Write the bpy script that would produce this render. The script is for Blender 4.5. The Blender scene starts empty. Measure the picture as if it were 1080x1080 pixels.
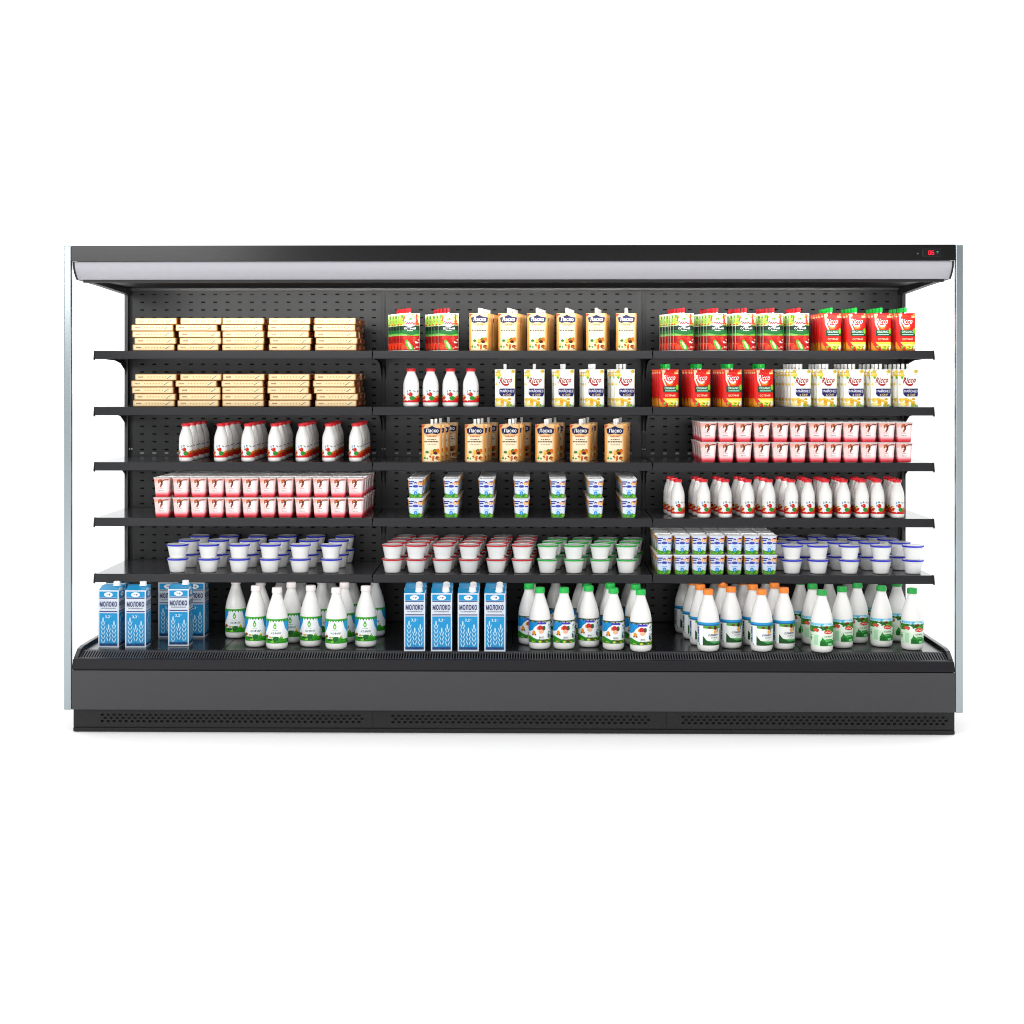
import bpy, bmesh, math, random
from mathutils import Vector, Matrix
PI = math.pi
S = bpy.context.scene
COL = S.collection
random.seed(7)

# ------------------------------------------------------------------ camera
FPX, CX, CZ, YAW, PPX, PPY, DC = 1569.0, 0.0761, 1.53, -0.0153, 534.33, 394.87, 6.3
cd = bpy.data.cameras.new('camera')
cam = bpy.data.objects.new('camera', cd)
COL.objects.link(cam)
cam.location = (CX, -DC, CZ)
cam.rotation_euler = (PI / 2, 0, -YAW)
cd.sensor_width = 36
cd.lens = FPX / 1080 * 36
cd.shift_x = (540 - PPX) / 1080
cd.shift_y = -(540 - PPY) / 1080
cd.clip_end = 300
S.camera = cam
# ------------------------------------------------------------------ world
W = bpy.data.worlds.new('World')
S.world = W
W.use_nodes = True
wn = W.node_tree.nodes
wl = W.node_tree.links
bg = wn['Background']
tc = wn.new('ShaderNodeTexCoord')
sx = wn.new('ShaderNodeSeparateXYZ')
wl.new(tc.outputs['Generated'], sx.inputs[0])
mr = wn.new('ShaderNodeMapRange')
mr.inputs['From Min'].default_value = -0.35
mr.inputs['From Max'].default_value = 0.35
mr.inputs['To Min'].default_value = 0.42     # studio side behind the camera
mr.inputs['To Max'].default_value = 1.7      # white cyclorama behind the case
mz = wn.new('ShaderNodeMath')
mz.operation = 'MULTIPLY_ADD'                # the overhead of the studio is bright too
mz.inputs[1].default_value = 0.85
wl.new(sx.outputs['Z'], mz.inputs[0])
wl.new(sx.outputs['Y'], mz.inputs[2])
wl.new(mz.outputs[0], mr.inputs['Value'])
bg.inputs['Color'].default_value = (1, 1, 1, 1)
wl.new(mr.outputs[0], bg.inputs['Strength'])


def area(name, loc, target, sxx, syy, power, color=(1, 1, 1)):
    l = bpy.data.lights.new(name, 'AREA')
    l.shape = 'RECTANGLE'
    l.size = sxx
    l.size_y = syy
    l.energy = power
    l.color = color
    o = bpy.data.objects.new(name, l)
    COL.objects.link(o)
    o.location = loc
    d = Vector(target) - Vector(loc)
    o.rotation_euler = d.to_track_quat('-Z', 'Y').to_euler()
    return o


area('softbox_front', (0.3, -8.0, 1.75), (0.1, 0.4, 1.3), 7.0, 1.1, 52)
area('softbox_side', (-4.0, -7.0, 3.1), (-1.2, 0.0, 2.1), 3.2, 1.3, 135)
area('floor_fill', (0, -4.2, 6.0), (0, -1.6, 0), 6.0, 3.0, 90)  # added overhead fill, whitens the floor before the case
S.cycles.filter_width = 1.05
S.view_settings.view_transform = 'Standard'
S.view_settings.look = 'None'
S.view_settings.exposure = 0
S.view_settings.gamma = 1
S.view_settings.use_curve_mapping = False


# ------------------------------------------------------------------ helpers
def at(u, y, v=None):
    """world x (and z) of a photo pixel at real depth y"""
    t = (u - PPX) / FPX
    c, s = math.cos(YAW), math.sin(YAW)
    dy = DC + y
    dx = dy * (t * c + s) / (c - t * s)
    if v is None:
        return CX + dx
    Y = dx * s + dy * c
    return CX + dx, CZ - (v - PPY) * Y / FPX


def srgb(h):
    h = h.lstrip('#')
    r = []
    for i in (0, 2, 4):
        c = int(h[i:i + 2], 16) / 255
        r.append(c / 12.92 if c <= 0.04045 else ((c + 0.055) / 1.055) ** 2.4)
    return (*r, 1)


MATS = {}


def ink(h):
    """printing ink: richer than the sRGB swatch picked for it"""
    v = [int(h[i:i + 2], 16) / 255 for i in (1, 3, 5)]
    return '#' + ''.join('%02x' % round(255 * x ** 1.28) for x in v)



def M(h, rough=0.4, metal=0.0, noise=0.0, scale=40, bump=0.0, spec=0.5, emit=0, coat=0.0):
    key = (h, rough, metal, noise, scale, bump, spec, emit, coat)
    if key in MATS:
        return MATS[key]
    m = bpy.data.materials.new('finish_' + h.strip('#'))
    m.use_nodes = True
    nt = m.node_tree
    p = nt.nodes['Principled BSDF']
    col = srgb(h)
    p.inputs['Base Color'].default_value = col
    p.inputs['Roughness'].default_value = rough
    p.inputs['Metallic'].default_value = metal
    p.inputs['Specular IOR Level'].default_value = spec
    p.inputs['Coat Weight'].default_value = coat
    if emit:
        p.inputs['Emission Color'].default_value = col
        p.inputs['Emission Strength'].default_value = emit
    if noise or bump:
        t = nt.nodes.new('ShaderNodeTexCoord')
        n = nt.nodes.new('ShaderNodeTexNoise')
        n.inputs['Scale'].default_value = scale
        n.inputs['Detail'].default_value = 4
        nt.links.new(t.outputs['Object'], n.inputs['Vector'])
        if noise:
            r = nt.nodes.new('ShaderNodeValToRGB')
            r.color_ramp.elements[0].position = 0.3
            r.color_ramp.elements[1].position = 0.7
            r.color_ramp.elements[0].color = tuple(c * (1 - noise) for c in col[:3]) + (1,)
            r.color_ramp.elements[1].color = tuple(min(1, c * (1 + noise)) for c in col[:3]) + (1,)
            nt.links.new(n.outputs['Fac'], r.inputs[0])
            nt.links.new(r.outputs[0], p.inputs['Base Color'])
            mm = nt.nodes.new('ShaderNodeMapRange')
            mm.inputs['To Min'].default_value = max(0, rough - 0.05)
            mm.inputs['To Max'].default_value = rough + 0.05
            nt.links.new(n.outputs['Fac'], mm.inputs['Value'])
            nt.links.new(mm.outputs[0], p.inputs['Roughness'])
        if bump:
            b = nt.nodes.new('ShaderNodeBump')
            b.inputs['Strength'].default_value = bump
            b.inputs['Distance'].default_value = 0.002
            nt.links.new(n.outputs['Fac'], b.inputs['Height'])
            nt.links.new(b.outputs[0], p.inputs['Normal'])
    MATS[key] = m
    return m


class MB:
    """collects shapes, links them as one mesh object"""

    def __init__(self):
        self.v, self.f, self.mi, self.sm, self.mats = [], [], [], [], []

    def add(self, vs, fs, m, smooth=False):
        if m not in self.mats:
            self.mats.append(m)
        k = self.mats.index(m)
        b = len(self.v)
        self.v += [tuple(p) for p in vs]
        for f in fs:
            self.f.append([b + i for i in f])
            self.mi.append(k)
            self.sm.append(smooth)
        return self

    def box(self, x0, x1, y0, y1, z0, z1, m):
        vs = [(x, y, z) for x in (x0, x1) for y in (y0, y1) for z in (z0, z1)]
        return self.add(vs, [(0, 1, 3, 2), (4, 6, 7, 5), (0, 4, 5, 1), (2, 3, 7, 6), (0, 2, 6, 4), (1, 5, 7, 3)], m)

    def prism(self, prof, x0, x1, m):
        """closed profile [(y,z)] extruded along x"""
        n = len(prof)
        vs = [(x0, y, z) for y, z in prof] + [(x1, y, z) for y, z in prof]
        fs = [(i, (i + 1) % n, n + (i + 1) % n, n + i) for i in range(n)]
        fs += [tuple(range(n))[::-1], tuple(range(n, 2 * n))]
        return self.add(vs, fs, m)

    def loft(self, rings, m, smooth=True, cap0=True, cap1=True):
        n = len(rings[0])
        vs = [p for r in rings for p in r]
        fs = []
        for k in range(len(rings) - 1):
            for i in range(n):
                j = (i + 1) % n
                fs.append((k * n + i, k * n + j, (k + 1) * n + j, (k + 1) * n + i))
        self.add(vs, fs, m, smooth)
        if cap0:
            self.add(rings[0], [tuple(range(n))[::-1]], m)
        if cap1:
            self.add(rings[-1], [tuple(range(n))], m)
        return self

    def art(self, A, fn, cuts=(), vcuts=()):
        bm = bmesh.new()
        for pts, faces, col, l in A.s:
            if col not in self.mats:
                self.mats.append(col)
            k = self.mats.index(col)
            bv = [bm.verts.new((p[0], p[1], l)) for p in pts]
            for f in faces:
                try:
                    bf = bm.faces.new([bv[i] for i in f])
                    bf.material_index = k
                except ValueError:
                    pass
        bmesh.ops.triangulate(bm, faces=bm.faces[:])
        for c in cuts:
            bmesh.ops.bisect_plane(bm, geom=bm.verts[:] + bm.edges[:] + bm.faces[:], plane_co=(c, 0, 0), plane_no=(1, 0, 0))
        for c in vcuts:
            bmesh.ops.bisect_plane(bm, geom=bm.verts[:] + bm.edges[:] + bm.faces[:], plane_co=(0, c, 0), plane_no=(0, 1, 0))
        bm.verts.index_update()
        b = len(self.v)
        for v in bm.verts:
            self.v.append(tuple(fn(v.co.x, v.co.y, v.co.z * 0.0005 + 0.0004)))
        for f in bm.faces:
            self.f.append([b + v.index for v in f.verts])
            self.mi.append(f.material_index)
            self.sm.append(True)
        bm.free()
        return self

    def mesh(self, name):
        me = bpy.data.meshes.new(name)
        me.from_pydata(self.v, [], self.f)
        for m in self.mats:
            me.materials.append(m)
        me.polygons.foreach_set('material_index', self.mi)
        me.polygons.foreach_set('use_smooth', self.sm)
        me.update()
        return me

    def build(self, name, parent=None, bevel=0):
        o = bpy.data.objects.new(name, self.mesh(name))
        COL.objects.link(o)
        o.parent = parent
        if bevel:
            b = o.modifiers.new('bevel', 'BEVEL')
            b.width = bevel
            b.segments = 2
            b.limit_method = 'ANGLE'
        return o


TXT = {}


def text_geo(s, off=0.012):
    sp = 1.14 if off > 0.02 else 1.03
    if (s, off) in TXT:
        return TXT[(s, off)]
    c = bpy.data.curves.new('t', 'FONT')
    c.body = s
    c.resolution_u = 2
    c.offset = off
    c.space_character = sp
    o = bpy.data.objects.new('t', c)
    me = bpy.data.meshes.new_from_object(o)
    vs = [(v.co.x, v.co.y) for v in me.vertices]
    fs = [tuple(p.vertices) for p in me.polygons]
    bpy.data.objects.remove(o)
    bpy.data.curves.remove(c)
    bpy.data.meshes.remove(me)
    x0 = min(v[0] for v in vs)
    x1 = max(v[0] for v in vs)
    y0 = min(v[1] for v in vs)
    y1 = max(v[1] for v in vs)
    vs = [((x - x0) / (x1 - x0) - .5, (y - y0) / (y1 - y0) - .5) for x, y in vs]
    TXT[(s, off)] = (vs, fs)
    return TXT[(s, off)]


class Art:
    """flat printed artwork in (u, v), wrapped onto a surface by MB.art"""

    def __init__(self):
        self.s = []

    def poly(self, pts, h, l=1):
        self.s.append((pts, [tuple(range(len(pts)))], M(ink(h), 0.42, spec=0.3), l))
        return self

    def rect(self, x0, y0, x1, y1, h, l=1):
        return self.poly([(x0, y0), (x1, y0), (x1, y1), (x0, y1)], h, l)

    def ell(self, cx, cy, rx, ry, h, l=1, n=14, rot=0):
        c, s = math.cos(rot), math.sin(rot)
        p = []
        for i in range(n):
            a = 2 * PI * i / n
            x, y = math.cos(a), math.sin(a)
            p.append((cx + rx * (x * c - y * s), cy + ry * (x * s + y * c)))
        return self.poly(p, h, l)

    def text(self, s, cx, cy, w, hh, h, l=3, slant=0.0, arc=0.0, off=0.012):
        vs, fs = text_geo(s, off)
        pts = [(cx + w * x + slant * y * w, cy + hh * (y + arc * (4 * x * x) - arc) + slant * x * hh) for x, y in vs]
        self.s.append((pts, fs, M(ink(h), 0.42, spec=0.3), l))
        return self

    def scrib(self, cx, cy, w, hh, h, n=5, l=3, seed=1):
        r = random.Random(seed)
        x = cx - w / 2
        for i in range(n):
            ww = w / n * r.uniform(.55, .85)
            self.rect(x, cy - hh / 2 * r.uniform(.7, 1), x + ww, cy + hh / 2 * r.uniform(.7, 1), h, l)
            x += w / n
        return self

    def blobs(self, x0, y0, x1, y1, cols, n, rx, ry, l=2, seed=1):
        r = random.Random(seed)
        for i in range(n):
            k = r.uniform(.5, 1.1)
            cx = min(max(r.uniform(x0, x1), x0 + rx * k), x1 - rx * k)
            cy = min(max(r.uniform(y0, y1), y0 + ry * k), y1 - ry * k)
            self.ell(cx, cy, rx * k, ry * k * r.uniform(.6, 1), r.choice(cols), l + (i % 3) * .4, 9)
        return self

    def stroke(self, pts, w, h, l=3):
        for (a, b) in zip(pts[:-1], pts[1:]):
            d = math.hypot(b[0] - a[0], b[1] - a[1]) or 1
            nx, ny = -(b[1] - a[1]) / d * w / 2, (b[0] - a[0]) / d * w / 2
            self.poly([(a[0] - nx, a[1] - ny), (b[0] - nx, b[1] - ny), (b[0] + nx, b[1] + ny), (a[0] + nx, a[1] + ny)], h, l)
        return self


def ring(hx, hy, z, n=32, e=2.0, cx=0, cy=0):
    out = []
    for i in range(n):
        a = 2 * PI * i / n
        c, s = math.cos(a), math.sin(a)
        out.append((cx + hx * math.copysign(abs(c) ** (2 / e), c), cy + hy * math.copysign(abs(s) ** (2 / e), s), z))
    return out


def rrect(hx, hy, z, r, k=4):
    out = []
    for (qx, qy, a0) in ((1, 1, 0), (-1, 1, PI / 2), (-1, -1, PI), (1, -1, 1.5 * PI)):
        for i in range(k + 1):
            a = a0 + PI / 2 * i / k
            out.append((qx * (hx - r) + r * math.cos(a), qy * (hy - r) + r * math.sin(a), z))
    return out


def lathe(prof, n=32):
    return [ring(r, r, z, n) for r, z in prof]


def thing(name, label=None, cat=None, loc=(0, 0, 0), group=None):
    o = bpy.data.objects.new(name, None)
    COL.objects.link(o)
    o.empty_display_size = 0.05
    o.location = loc
    if label:
        o['label'] = label
    if cat:
        o['category'] = cat
    if group:
        o['group'] = group
    return o


# ------------------------------------------------------------------ the setting
mfloor = M('#fdfdfd', 0.7, spec=0.1)
fl = MB().add([(-60, -30, 0), (60, -30, 0), (60, 110, 0), (-60, 110, 0)], [(0, 1, 2, 3)], mfloor).build('floor')
fl['kind'] = 'structure'

# ------------------------------------------------------------------ display case
HW = 1.871          # inner half width
YS, YB = 0.34, 0.854
ZS = [1.6348, 1.3834, 1.1359, 0.8869, 0.6354]   # shelf tops
ZD = 0.34           # deck
BX = [-HW, -HW / 3 - 0.001, HW / 3 + 0.001, HW]
metal = M('#38383b', 0.30, noise=0.04, scale=350, bump=0.05, spec=0.45)
metal_lip = M('#222225', 0.42, noise=0.04, scale=350, bump=0.04, spec=0.3)
metal_back = M('#19191b', 0.34, noise=0.04, scale=350, bump=0.05, spec=0.33)
metal_dark = M('#1e1e20', 0.5, noise=0.05, scale=300, spec=0.4)
black = M('#0a0a0b', 0.6)
fasc = M('#0b0b0c', 0.2, noise=0.03, scale=300, spec=0.28)
purple = M('#151318', 0.5, noise=0.06, scale=500, bump=0.1, spec=0.25)
front_m = M('#38383a', 0.5, noise=0.03, scale=400, bump=0.05, spec=0.4)
alu = M('#99a3a7', 0.22, metal=0.85)
hoodm = M('#a9a8af', 0.45, noise=0.02, scale=30)

case = thing('refrigerated_display_case',
             'long dark grey open refrigerated dairy case with five shelves and glass ends', 'display fridge', (0, 0, 0))

# back panels with punched slots
for b in range(3):
    x0, x1 = BX[b] + (0.03 if b == 0 else 0.0105), BX[b + 1] - (0.03 if b == 2 else 0.0105)
    zt0, zb0 = 1.932, ZD + 0.005
    ns = 20
    sx0 = at((150, 418.2, 688.3)[b], YB)
    pitch = (at((394.5, 664, 935.6)[b], YB) - sx0) / 19
    xs = [x0]
    for i in range(ns):
        xs += [sx0 + i * pitch - 0.0095, sx0 + i * pitch + 0.0095]
    xs.append(x1)
    zs = [zb0]
    z = 1.9155
    rows = []
    while z > zb0 + 0.02:
        rows.append(z)
        z -= 0.0374
    for z in reversed(rows):
        zs += [z - 0.0033, z + 0.0033]
    zs.append(zt0)
    m = MB()
    vs = [(x, YB, z) for z in zs for x in xs]
    nx = len(xs)
    fs = []
    for j in range(len(zs) - 1):
        for i in range(nx - 1):
            if i % 2 == 1 and j % 2 == 1:
                continue
            fs.append((j * nx + i, j * nx + i + 1, (j + 1) * nx + i + 1, (j + 1) * nx + i))
    m.add(vs, fs, metal_back)
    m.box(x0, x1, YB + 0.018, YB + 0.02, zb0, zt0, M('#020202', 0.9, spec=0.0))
    p = m.build('back_panel', case)
    # bright light in the vent slots just above the third shelf, painted pale grey
    v = MB()
    for i in range(ns):
        cx = sx0 + i * pitch
        v.add([(cx - .009, YB - .0015, ZS[2] + .010), (cx + .009, YB - .0015, ZS[2] + .010), (cx + .009, YB - .0015, ZS[2] + .019), (cx - .009, YB - .0015, ZS[2] + .019)],
              [(0, 1, 2, 3)], M('#8d8f92', 0.4))
    v.build('vent_slot_light', p)
# top strip of the back, outer back wall
MB().box(-HW + .01, HW - .01, YB - 0.006, YB + 0.02, 1.9335, 1.945, metal).build('back_top_strip', case)
MB().box(-HW + .005, HW - .005, YB + 0.022, YB + 0.09, 0.05, 2.06, metal_dark).build('rear_wall', case)
# uprights with slot columns
for i, xc in enumerate(BX):
    m = MB()
    xa, xb = (xc - 0.0095, xc + 0.0095)
    if i == 0:
        xa, xb = xc + 0.004, xc + 0.028
    if i == 3:
        xa, xb = xc - 0.028, xc - 0.004
    if i in (0, 3):
        sgn = 1 if i == 0 else -1
        xo = xc
        m.box(min(xo, xo + sgn * .016), max(xo, xo + sgn * .016), YB - 0.03, YB + 0.021, ZD, 1.925, metal)
        m.box(min(xo + sgn * .017, xo + sgn * .029), max(xo + sgn * .017, xo + sgn * .029), YB - 0.004, YB + 0.021, ZD, 1.932, black)
        slotx = [xo + sgn * .023]
    else:
        m.box(xa, xb, YB - 0.003, YB + 0.011, ZD, 1.932, metal_back)
        slotx = [xc - .005, xc + .005]
    for sxp in slotx:
        z = ZD + 0.03
        while z < 1.87:
            m.box(sxp - .0022, sxp + .0022, YB - 0.0045, YB - 0.0032 if i in (1, 2) else YB - .0042, z, z + 0.02, black)
            z += 0.033
    up = m.build('upright', case)
    c = MB()
    for sxp in (xc - .006, xc + .006) if i in (1, 2) else [xc + (.019 if i == 0 else -.019), xc + (.030 if i == 0 else -.030)]:
        c.box(sxp - .003, sxp + .003, YB - 0.008, YB - 0.005, 1.168, 1.174, M('#e8e8e8', 0.4))
    c.build('hook_pin', up)

# shelves
shelf_top = M('#333336', 0.17, spec=0.5)
for k, zt in enumerate(ZS):
    for b in range(3):
        x0, x1 = BX[b] + 0.0025, BX[b + 1] - 0.0025
        if b == 0:
            x0 = BX[0] + 0.001
        if b == 2:
            x1 = BX[3] - 0.001
        s = MB().box(x0, x1, YS + 0.004, YB - 0.012, zt - 0.022, zt, shelf_top).build('shelf', case, 0.0015)
        # front lip: a tilted rail that closes the front edge
        MB().prism([(YS + 0.0035, zt + 0.001), (YS - 0.004, zt + 0.001), (YS - 0.014, zt - 0.034), (YS - 0.008, zt - 0.037), (YS + 0.0035, zt - 0.026)],
                   x0, x1, metal_lip).build('price_rail', s, 0.001)
        for sd, xe in ((1, x0), (-1, x1)):
            prof = [(YS + 0.06, zt - 0.0225), (YS + 0.06, zt - 0.034), (YS + 0.30, zt - 0.040), (YB - 0.12, zt - 0.052), (YB - 0.05, zt - 0.082), (YB - 0.015, zt - 0.125), (YB - 0.012, zt - 0.0225)]
            a, c = sorted((xe + sd * 0.004, xe + sd * 0.007))
            MB().prism(prof, a, c, metal_dark).build('bracket', s)
            # end cap of the rail
            if (b == 0 and sd == 1) or (b == 2 and sd == -1):
                a, c = sorted((xe, xe - sd * 0.004))
                MB().prism([(YS + 0.02, zt + 0.0015), (YS - 0.006, zt + 0.0015), (YS - 0.017, zt - 0.036), (YS - 0.008, zt - 0.042), (YS + 0.02, zt - 0.03)],
                           a, c, black).build('rail_end_cap', s)

    # slim LED strip behind the front rail of every shelf
    MB().box(-HW + .02, HW - .02, YS + 0.008, YS + 0.020, zt - 0.029, zt - 0.0225, M('#d8d8d6', 0.4)).build('shelf_lamp_housing', case)
    MB().box(-HW + .02, HW - .02, YS + 0.0065, YS + 0.0075, zt - 0.036, zt - 0.0225, black).build('shelf_lamp_blocker', case)  # added strip, stops lamp light showing through the shelf joints
    lo = area('shelf_lamp', (0, YS + 0.021, zt - 0.0325), (0, YS + 0.40, zt - 0.14), 3.66, 0.008, (1.4, 1.4, 2.0, 1.8, 0.25)[k], (1.0, 0.99, 0.97))
    lo.data.spread = math.radians(150)
    lo.parent = case

# canopy
cp = MB().box(-HW + .002, HW - .002, 0.004, YB + 0.09, 2.0605, 2.0755, metal_dark)
cp.box(-HW + .03, HW - .03, 0.16, YB - 0.007, 1.9455, 1.952, metal_dark)
cp.box(-HW + .03, HW - .03, 0.07, YB + 0.02, 1.985, 2.0, metal_dark)
canopy = cp.build('canopy', case)
MB().box(-HW + .03, HW - .03, 0.064, 0.076, 1.924, 1.936, metal_lip).build('ceiling_edge', canopy)
for sd in (-1, 1):
    a, c = sorted((sd * (HW - .002), sd * (HW - .029)))
    MB().prism([(0.07, 1.936), (0.07, 2.06), (YB + .02, 2.06), (YB + .02, 1.912), (YB - .05, 1.9125), (0.4, 1.927)], a, c, metal_dark).build('canopy_side', canopy)
fa = MB().box(-HW, HW, -0.006, 0.003, 2.0105, 2.0775, fasc).build('fascia', case, 0.001)
# curved lamp hood under the fascia
prof = []
for i in range(13):
    a = i / 12
    prof.append((0.002 + 0.052 * (a ** 2.2), 2.010 - 0.074 * a))
prof += [(y + 0.005, z) for y, z in reversed(prof)]
hm = MB()
n = len(prof)
hx = HW - 0.012
vs = [(-hx, y, z) for y, z in prof] + [(hx, y, z) for y, z in prof]
hm.add(vs, [(i, (i + 1) % n, n + (i + 1) % n, n + i) for i in range(n)], hoodm, True)
hm.add(vs, [tuple(range(n))[::-1], tuple(range(n, 2 * n))], hoodm)
hood = hm.build('lamp_hood', case)
for sd in (-1, 1):
    a, c = sorted((sd * (HW - .011), sd * (HW - .004)))
    MB().prism([(0.03, 2.010)] + [(y - 0.002, z) for y, z in prof[:13]] + [(0.062, 1.936), (0.062, 2.01)], a, c, black).build('hood_end', hood)
# LED strip inside the canopy, hidden from the front by the ceiling edge
MB().box(-HW + .06, HW - .06, 0.08, 0.095, 1.944, 1.956, M('#e9e9e6', 0.4)).build('lamp_housing', canopy)
lt = area('canopy_lamp', (0, 0.098, 1.938), (0, 0.86, 1.62), 3.6, 0.012, 7.5, (1.0, 0.985, 0.96))
lt.data.spread = math.radians(110)
lt.parent = case

# display
dx0, dz1 = at(973, -0.006, 262.2)
dx1, dz0 = at(992.6, -0.006, 270.8)
disp = MB().box(dx0, dx1, -0.009, -0.0055, dz0, dz1, M('#050506', 0.15)).build('controller_display', case, 0.001)
dg = MB()
red = M('#ff1838', 0.4, emit=0.9)
cxm = dx0 + (dx1 - dx0) * 0.46
zc = (dz0 + dz1) / 2


def seg7(m, cx, cz, w, h, on):
    t = 0.0017
    R = {'a': (-w, h - t, w, h), 'g': (-w, -t / 2, w, t / 2), 'd': (-w, -h, w, -h + t), 'f': (-w, 0, -w + t, h), 'b': (w - t, 0, w, h), 'e': (-w, -h, -w + t, 0), 'c': (w - t, -h, w, 0)}
    for k, s_ in enumerate(on):
        a = R[s_]
        m.box(cx + a[0], cx + a[2], -0.0100 - k * 0.0001, -0.0088, cz + a[1], cz + a[3], red)


seg7(dg, cxm - 0.0065, zc, 0.0050, 0.0080, 'abcdef')
seg7(dg, cxm + 0.0065, zc, 0.0050, 0.0080, 'acdefg')
dg.build('digits', disp)
g = MB()
g.box(dx1 - .020, dx1 - .012, -0.0100, -0.0088, zc + .001, zc + .006, M('#1f8a6c', 0.4))
g.box(dx1 - .018, dx1 - .015, -0.0100, -0.0088, zc - .004, zc + .0005, M('#3c5a55', 0.4))
g.build('status_lamp', disp)
sxc, szc = at(967.7, -0.006, 267.5)
MB().loft([[(x + sxc, -0.006, z + szc) for x, z, _ in ring(.0055, .0055, 0, 16)], [(x + sxc, -0.009, z + szc) for x, z, _ in ring(.0055, .0055, 0, 16)]], M('#131314', .3)) \
    .loft([[(x + sxc, -0.009, z + szc) for x, z, _ in ring(.0025, .0025, 0, 12)], [(x + sxc, -0.0100, z + szc) for x, z, _ in ring(.0025, .0025, 0, 12)]], M('#6a6a6e', .2)).build('sensor', fa)

# end panels
glass = bpy.data.materials.new('clear_glass')
glass.use_nodes = True
gn = glass.node_tree
for nn in list(gn.nodes):
    if nn.type != 'OUTPUT_MATERIAL':
        gn.nodes.remove(nn)
tr = gn.nodes.new('ShaderNodeBsdfTransparent')
tr.inputs[0].default_value = (0.985, 0.995, 0.995, 1)
gl = gn.nodes.new('ShaderNodeBsdfGlossy')
gl.inputs['Roughness'].default_value = 0.03
mx = gn.nodes.new('ShaderNodeMixShader')
mx.inputs[0].default_value = 0.025
gn.links.new(tr.outputs[0], mx.inputs[1])
gn.links.new(gl.outputs[0], mx.inputs[2])
gn.links.new(mx.outputs[0], gn.nodes['Material Output'].inputs[0])
for sd in (-1, 1):
    a, c = sorted((sd * (HW + .0022), sd * (HW + .034)))
    pn = MB().box(a, c, 0.0, 0.022, 0.102, 2.0775, alu).build('end_frame', case, 0.004)
    a, c = sorted((sd * (HW + .014), sd * (HW + .020)))
    MB().box(a, c, 0.023, YB + 0.09, 0.104, 2.07, glass).build('glass_pane', pn)

# deck, grille, bumper, lower panel, kick plate
dm = M('#1b1c1e', 0.22, spec=0.5)
for b in range(3):
    # each bay's deck is two lift-out trays
    xm = (BX[b] + BX[b + 1]) / 2
    for (u0, u1) in ((BX[b], xm), (xm, BX[b + 1])):
        MB().box(u0 + .001, u1 - .001, 0.105, YB - 0.006, ZD - .012, ZD, dm).build('deck_tray', case, 0.001)
gr = MB()
metal_gr = M('#505054', 0.35, spec=0.5)
gs = math.atan2(0.019, 0.062)
yA, yB2, zA, zB2 = 0.030, 0.096, 0.318, 0.337
gx = HW - 0.012
gr.prism([(yA, zA), (yA + .004, zA + .0012), (yA + .004, zA - .01), (yA, zA - .01)], -gx, gx, metal)
gr.prism([(yB2, zB2), (yB2 + .006, zB2 + .0018), (yB2 + .006, zB2 - .01), (yB2, zB2 - .01)], -gx, gx, metal)
nsl = 330
for i in range(nsl + 1):
    x = -gx + 2 * gx * i / nsl
    gr.prism([(yA + .0045, zA - .001), (yB2 - .0005, zB2 - .001), (yB2 - .0005, zB2 - .012), (yA + .0045, zA - .012)], x - .0018, x + .0018, metal_gr)
gr.build('air_grille', case)
MB().box(-HW + .002, HW - .002, 0.03, 0.104, 0.24, 0.296, black).build('air_duct', case)
MB().prism([(0.0285, 0.3195), (0.012, 0.316), (-0.001, 0.276), (0.004, 0.272), (0.0285, 0.272)], -HW + .001, HW - .001, purple).build('bumper', case, 0.003)
zf, = [0.2705]
MB().box(-HW, HW, 0.0, 0.03, 0.104, zf, front_m).build('lower_panel', case, 0.0015)
MB().box(-HW + .002, HW - .002, 0.106, YB + .02, 0.10, ZD - .013, black).build('tub', case)
for sd in (-1, 1):
    a, c = sorted((sd * (HW - .0005), sd * (HW - .020)))
    MB().prism([(0.029, 0.272), (0.029, 0.322), (0.075, 0.350), (0.12, 0.356), (YB - .03, 0.356), (YB - .03, 0.272)], a, c, M('#151517', 0.3)).build('side_rail', case, 0.002)


def holed_plate(x0, x1, z0, z1, y, holes, m):
    bm = bmesh.new()
    es = []

    def loop(pts):
        vs = [bm.verts.new((px, y, pz)) for px, pz in pts]
        for i in range(len(vs)):
            es.append(bm.edges.new((vs[i], vs[(i + 1) % len(vs)])))
    loop([(x0, z0), (x1, z0), (x1, z1), (x0, z1)])
    for hx_, hz in holes:
        loop([(hx_ + 0.0080 * math.cos(2 * PI * i / 10), hz + 0.0054 * math.sin(2 * PI * i / 10)) for i in range(10)])
    bmesh.ops.triangle_fill(bm, use_beauty=True, use_dissolve=False, edges=es)
    bm.verts.index_update()
    m_ = MB()
    m_.add([v.co[:] for v in bm.verts], [[v.index for v in f.verts] for f in bm.faces], m)
    bm.free()
    return m_


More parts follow.
